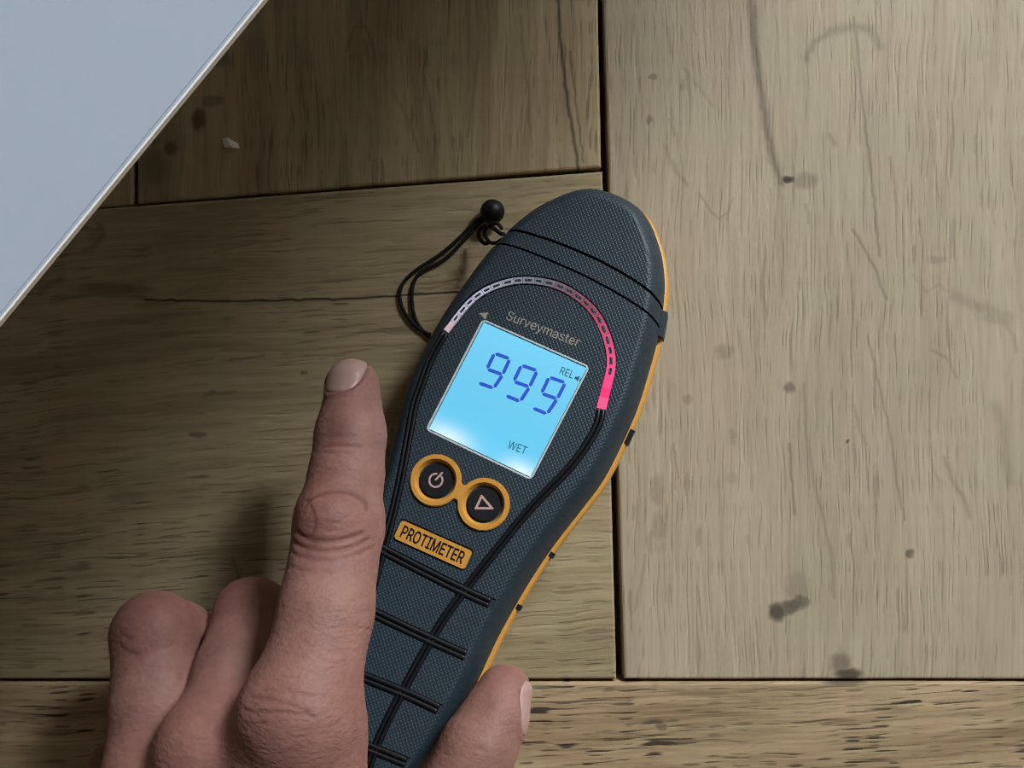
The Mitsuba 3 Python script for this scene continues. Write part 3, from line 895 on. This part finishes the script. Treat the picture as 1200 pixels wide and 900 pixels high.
CREASES = [  # index: around the middle joint, the end joint and the base; thumb folds
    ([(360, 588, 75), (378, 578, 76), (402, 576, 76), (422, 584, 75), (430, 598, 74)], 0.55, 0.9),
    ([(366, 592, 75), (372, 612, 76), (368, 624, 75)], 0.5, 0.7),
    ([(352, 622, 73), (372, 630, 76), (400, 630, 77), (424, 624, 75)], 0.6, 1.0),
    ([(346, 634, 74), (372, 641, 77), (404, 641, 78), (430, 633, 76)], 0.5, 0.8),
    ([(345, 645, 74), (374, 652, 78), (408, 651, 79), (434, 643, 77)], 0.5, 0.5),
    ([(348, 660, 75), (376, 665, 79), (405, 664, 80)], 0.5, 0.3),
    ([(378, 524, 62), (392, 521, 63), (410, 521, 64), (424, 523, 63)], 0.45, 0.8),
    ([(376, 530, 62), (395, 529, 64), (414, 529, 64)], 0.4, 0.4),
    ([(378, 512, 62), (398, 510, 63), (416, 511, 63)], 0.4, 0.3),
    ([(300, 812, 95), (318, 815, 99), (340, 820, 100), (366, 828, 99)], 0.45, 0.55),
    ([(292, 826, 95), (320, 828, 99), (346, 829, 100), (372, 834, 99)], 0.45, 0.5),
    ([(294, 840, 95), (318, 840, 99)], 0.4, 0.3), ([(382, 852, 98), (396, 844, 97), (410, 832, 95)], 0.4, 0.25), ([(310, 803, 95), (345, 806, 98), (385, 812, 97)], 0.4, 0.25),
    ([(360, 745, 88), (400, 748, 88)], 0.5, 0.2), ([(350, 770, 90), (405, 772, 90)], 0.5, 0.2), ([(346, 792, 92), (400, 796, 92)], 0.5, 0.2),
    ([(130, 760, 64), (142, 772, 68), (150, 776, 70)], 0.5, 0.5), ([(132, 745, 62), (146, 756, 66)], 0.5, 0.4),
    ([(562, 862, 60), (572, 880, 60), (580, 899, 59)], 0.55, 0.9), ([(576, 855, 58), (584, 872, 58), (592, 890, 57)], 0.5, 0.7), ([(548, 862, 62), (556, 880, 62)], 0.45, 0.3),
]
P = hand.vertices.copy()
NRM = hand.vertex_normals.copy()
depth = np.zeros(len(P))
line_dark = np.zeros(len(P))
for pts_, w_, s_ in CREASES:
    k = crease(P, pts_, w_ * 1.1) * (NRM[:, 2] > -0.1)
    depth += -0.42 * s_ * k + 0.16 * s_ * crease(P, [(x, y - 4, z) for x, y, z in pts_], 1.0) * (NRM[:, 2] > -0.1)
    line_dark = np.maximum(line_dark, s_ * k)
wr = meshkit.fbm(np.c_[P[:, 0] * 0.25, P[:, 1] * 0.9, P[:, 2] * 0.3], 3, seed=4) - 0.5
depth += 0.26 * wr + 0.9 * (meshkit.fbm(P * 0.06, 2, seed=2) - 0.5)

# nail beds: (centre on the photograph and height, direction along, outward direction, half length, half width)
NAILS = [(np.array(at(410, 444, 0.050)) * 1000, np.array([0.12, 1.0, -0.30]), np.array([-0.42, 0.10, 0.9]), 6.6, 6.3),
         (np.array(at(602, 818, 0.059)) * 1000, np.array([0.62, 0.78, -0.12]), np.array([0.80, -0.48, 0.42]), 6.6, 6.0)]
frames = []
for c, a, n, hl, hw in NAILS:
    a = a / np.linalg.norm(a)
    n = n - a * (n @ a)
    n /= np.linalg.norm(n)
    b = np.cross(n, a)
    frames.append((c, a, b, n, hl, hw))
    q = P - c
    s, t_, up_ = q @ a / hl, q @ b / hw, q @ n
    r = (np.abs(s) ** 2.6 + np.abs(t_) ** 2.6) ** (1 / 2.6)
    near = (np.abs(up_) < 16) & (NRM @ n > 0.05) & (np.linalg.norm(q, axis=1) < 15)
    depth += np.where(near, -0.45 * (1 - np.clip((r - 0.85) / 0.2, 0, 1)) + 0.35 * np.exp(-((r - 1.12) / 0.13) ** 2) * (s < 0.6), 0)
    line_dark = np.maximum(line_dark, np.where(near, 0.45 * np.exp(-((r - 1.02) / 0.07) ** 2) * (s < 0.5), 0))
hand.vertices = P + NRM * depth[:, None]

# skin colour: redder over joints and finger ends
red = np.zeros(len(P))
for (c, r), _ in KNUCKLES:
    red = np.maximum(red, np.exp(-(np.linalg.norm(P - c, axis=1) / (r * 1.5)) ** 2))
for ch in FINGERS.values():
    red = np.maximum(red, 0.55 * np.exp(-(np.linalg.norm(P - ch[-1][0], axis=1) / 14) ** 2))
mot = meshkit.fbm(P * 0.16, 3, seed=9) - 0.5
fine = meshkit.fbm(P * 1.1, 2, seed=5) - 0.5
skin = np.array([[0.272, 0.136, 0.106]]) * (1 + 0.42 * mot[:, None] + 0.18 * fine[:, None])
skin = skin * (1 - red[:, None] * np.array([[0.10, 0.26, 0.26]]))
bruise = np.exp(-(np.linalg.norm(P - at(398, 508, 0.062) * 1000, axis=1) / 4.0) ** 2)
skin = skin * (1 - bruise[:, None] * np.array([[0.30, 0.5, 0.45]]))
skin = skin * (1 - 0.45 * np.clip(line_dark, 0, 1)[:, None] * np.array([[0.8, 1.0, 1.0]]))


def skin_bump(p, n, uv):
    return 0.00011 * noise(p.x * 1500, p.y * 2300, p.z * 1500) + 0.00016 * noise(p.x * 500, p.y * 1300, p.z * 600)


scene['skin'] = {'type': 'bumpmap', 'arbitrary': proc(skin_bump, eps=1.5e-4), 'scale': 1.0,
                 'bsdf': principled({'type': 'mesh_attribute', 'name': 'vertex_color'}, 0.58, spec=0.28)}
scene['nail'] = principled((0.39, 0.245, 0.21), 0.36, spec=0.4)
hm = trimesh.Trimesh(hand.vertices * 0.001, hand.faces, process=False)
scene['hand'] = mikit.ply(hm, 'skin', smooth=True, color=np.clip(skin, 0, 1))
tag('hand', 'bare left hand gripping the meter, forefinger along its left side, thumb on its right', 'hand')


def nail(c, a, b, n, hl, hw):
    m = 25
    s, t = np.meshgrid(np.linspace(-1, 1, m), np.linspace(-1, 1, m), indexing='ij')
    # square grid folded on to a rounded oblong
    r = np.maximum(np.abs(s), np.abs(t))
    q = (np.abs(s) ** 2.8 + np.abs(t) ** 2.8) ** (1 / 2.8)
    f = np.where(q > 0, r / np.maximum(q, 1e-9), 1)
    s, t = s * f, t * f
    p = c + s[..., None] * a * hl + t[..., None] * b * hw * (1 - 0.10 * (s[..., None] > 0) * s[..., None]) + n * 14
    p = p.reshape(-1, 3)
    x = p.copy()
    for _ in range(40):
        x = x - n * np.clip(hand_field(x), -2, 3)[:, None]
    e = ((np.abs(s) ** 2.8 + np.abs(t) ** 2.8) ** (1 / 2.8)).ravel()
    lift = np.where(e > 0.97, -0.35, 0.12 + 0.25 * np.clip(s.ravel(), 0, 1) ** 2)
    # a nail is flatter than the fingertip under it
    x = x + n * lift[:, None]
    low = x - n * 0.9
    v = np.vstack([x, low])
    k = m * m
    fc = []
    for i in range(m - 1):
        for j in range(m - 1):
            o = i * m + j
            fc += [[o, o + m, o + 1], [o + 1, o + m, o + m + 1], [k + o, k + o + 1, k + o + m], [k + o + 1, k + o + m + 1, k + o + m]]
    rim_ = [(i, 0) for i in range(m)] + [(m - 1, j) for j in range(1, m)] + [(i, m - 1) for i in range(m - 2, -1, -1)] + [(0, j) for j in range(m - 2, 0, -1)]
    ri = [i * m + j for i, j in rim_]
    for u, w in zip(ri, ri[1:] + ri[:1]):
        fc += [[u, k + u, w], [w, k + u, k + w]]
    mesh = trimesh.Trimesh(v * 0.001, fc, process=False)
    if mesh.volume < 0:
        mesh.invert()
    return mesh


for fr in frames:
    k = put('hand__fingernail', nail(*fr), 'nail', smooth=True)

# sleeve further down the arm, outside the frame
scene['sleeve_cloth'] = two(principled((0.05, 0.055, 0.065), 0.9, spec=0.2, sheen=0.5))
arm0, arm1 = at(308, 1480, 0.104), at(300, 1900, 0.135)
put('hand__sleeve', tube([arm0, (arm0 + arm1) / 2 + [0.0, 0, 0.002], arm1], np.linspace(0.042, 0.055, 24), n=24, sides=28), 'sleeve_cloth', smooth=40)
labels['hand__sleeve'] = {'label': 'dark cloth sleeve'}
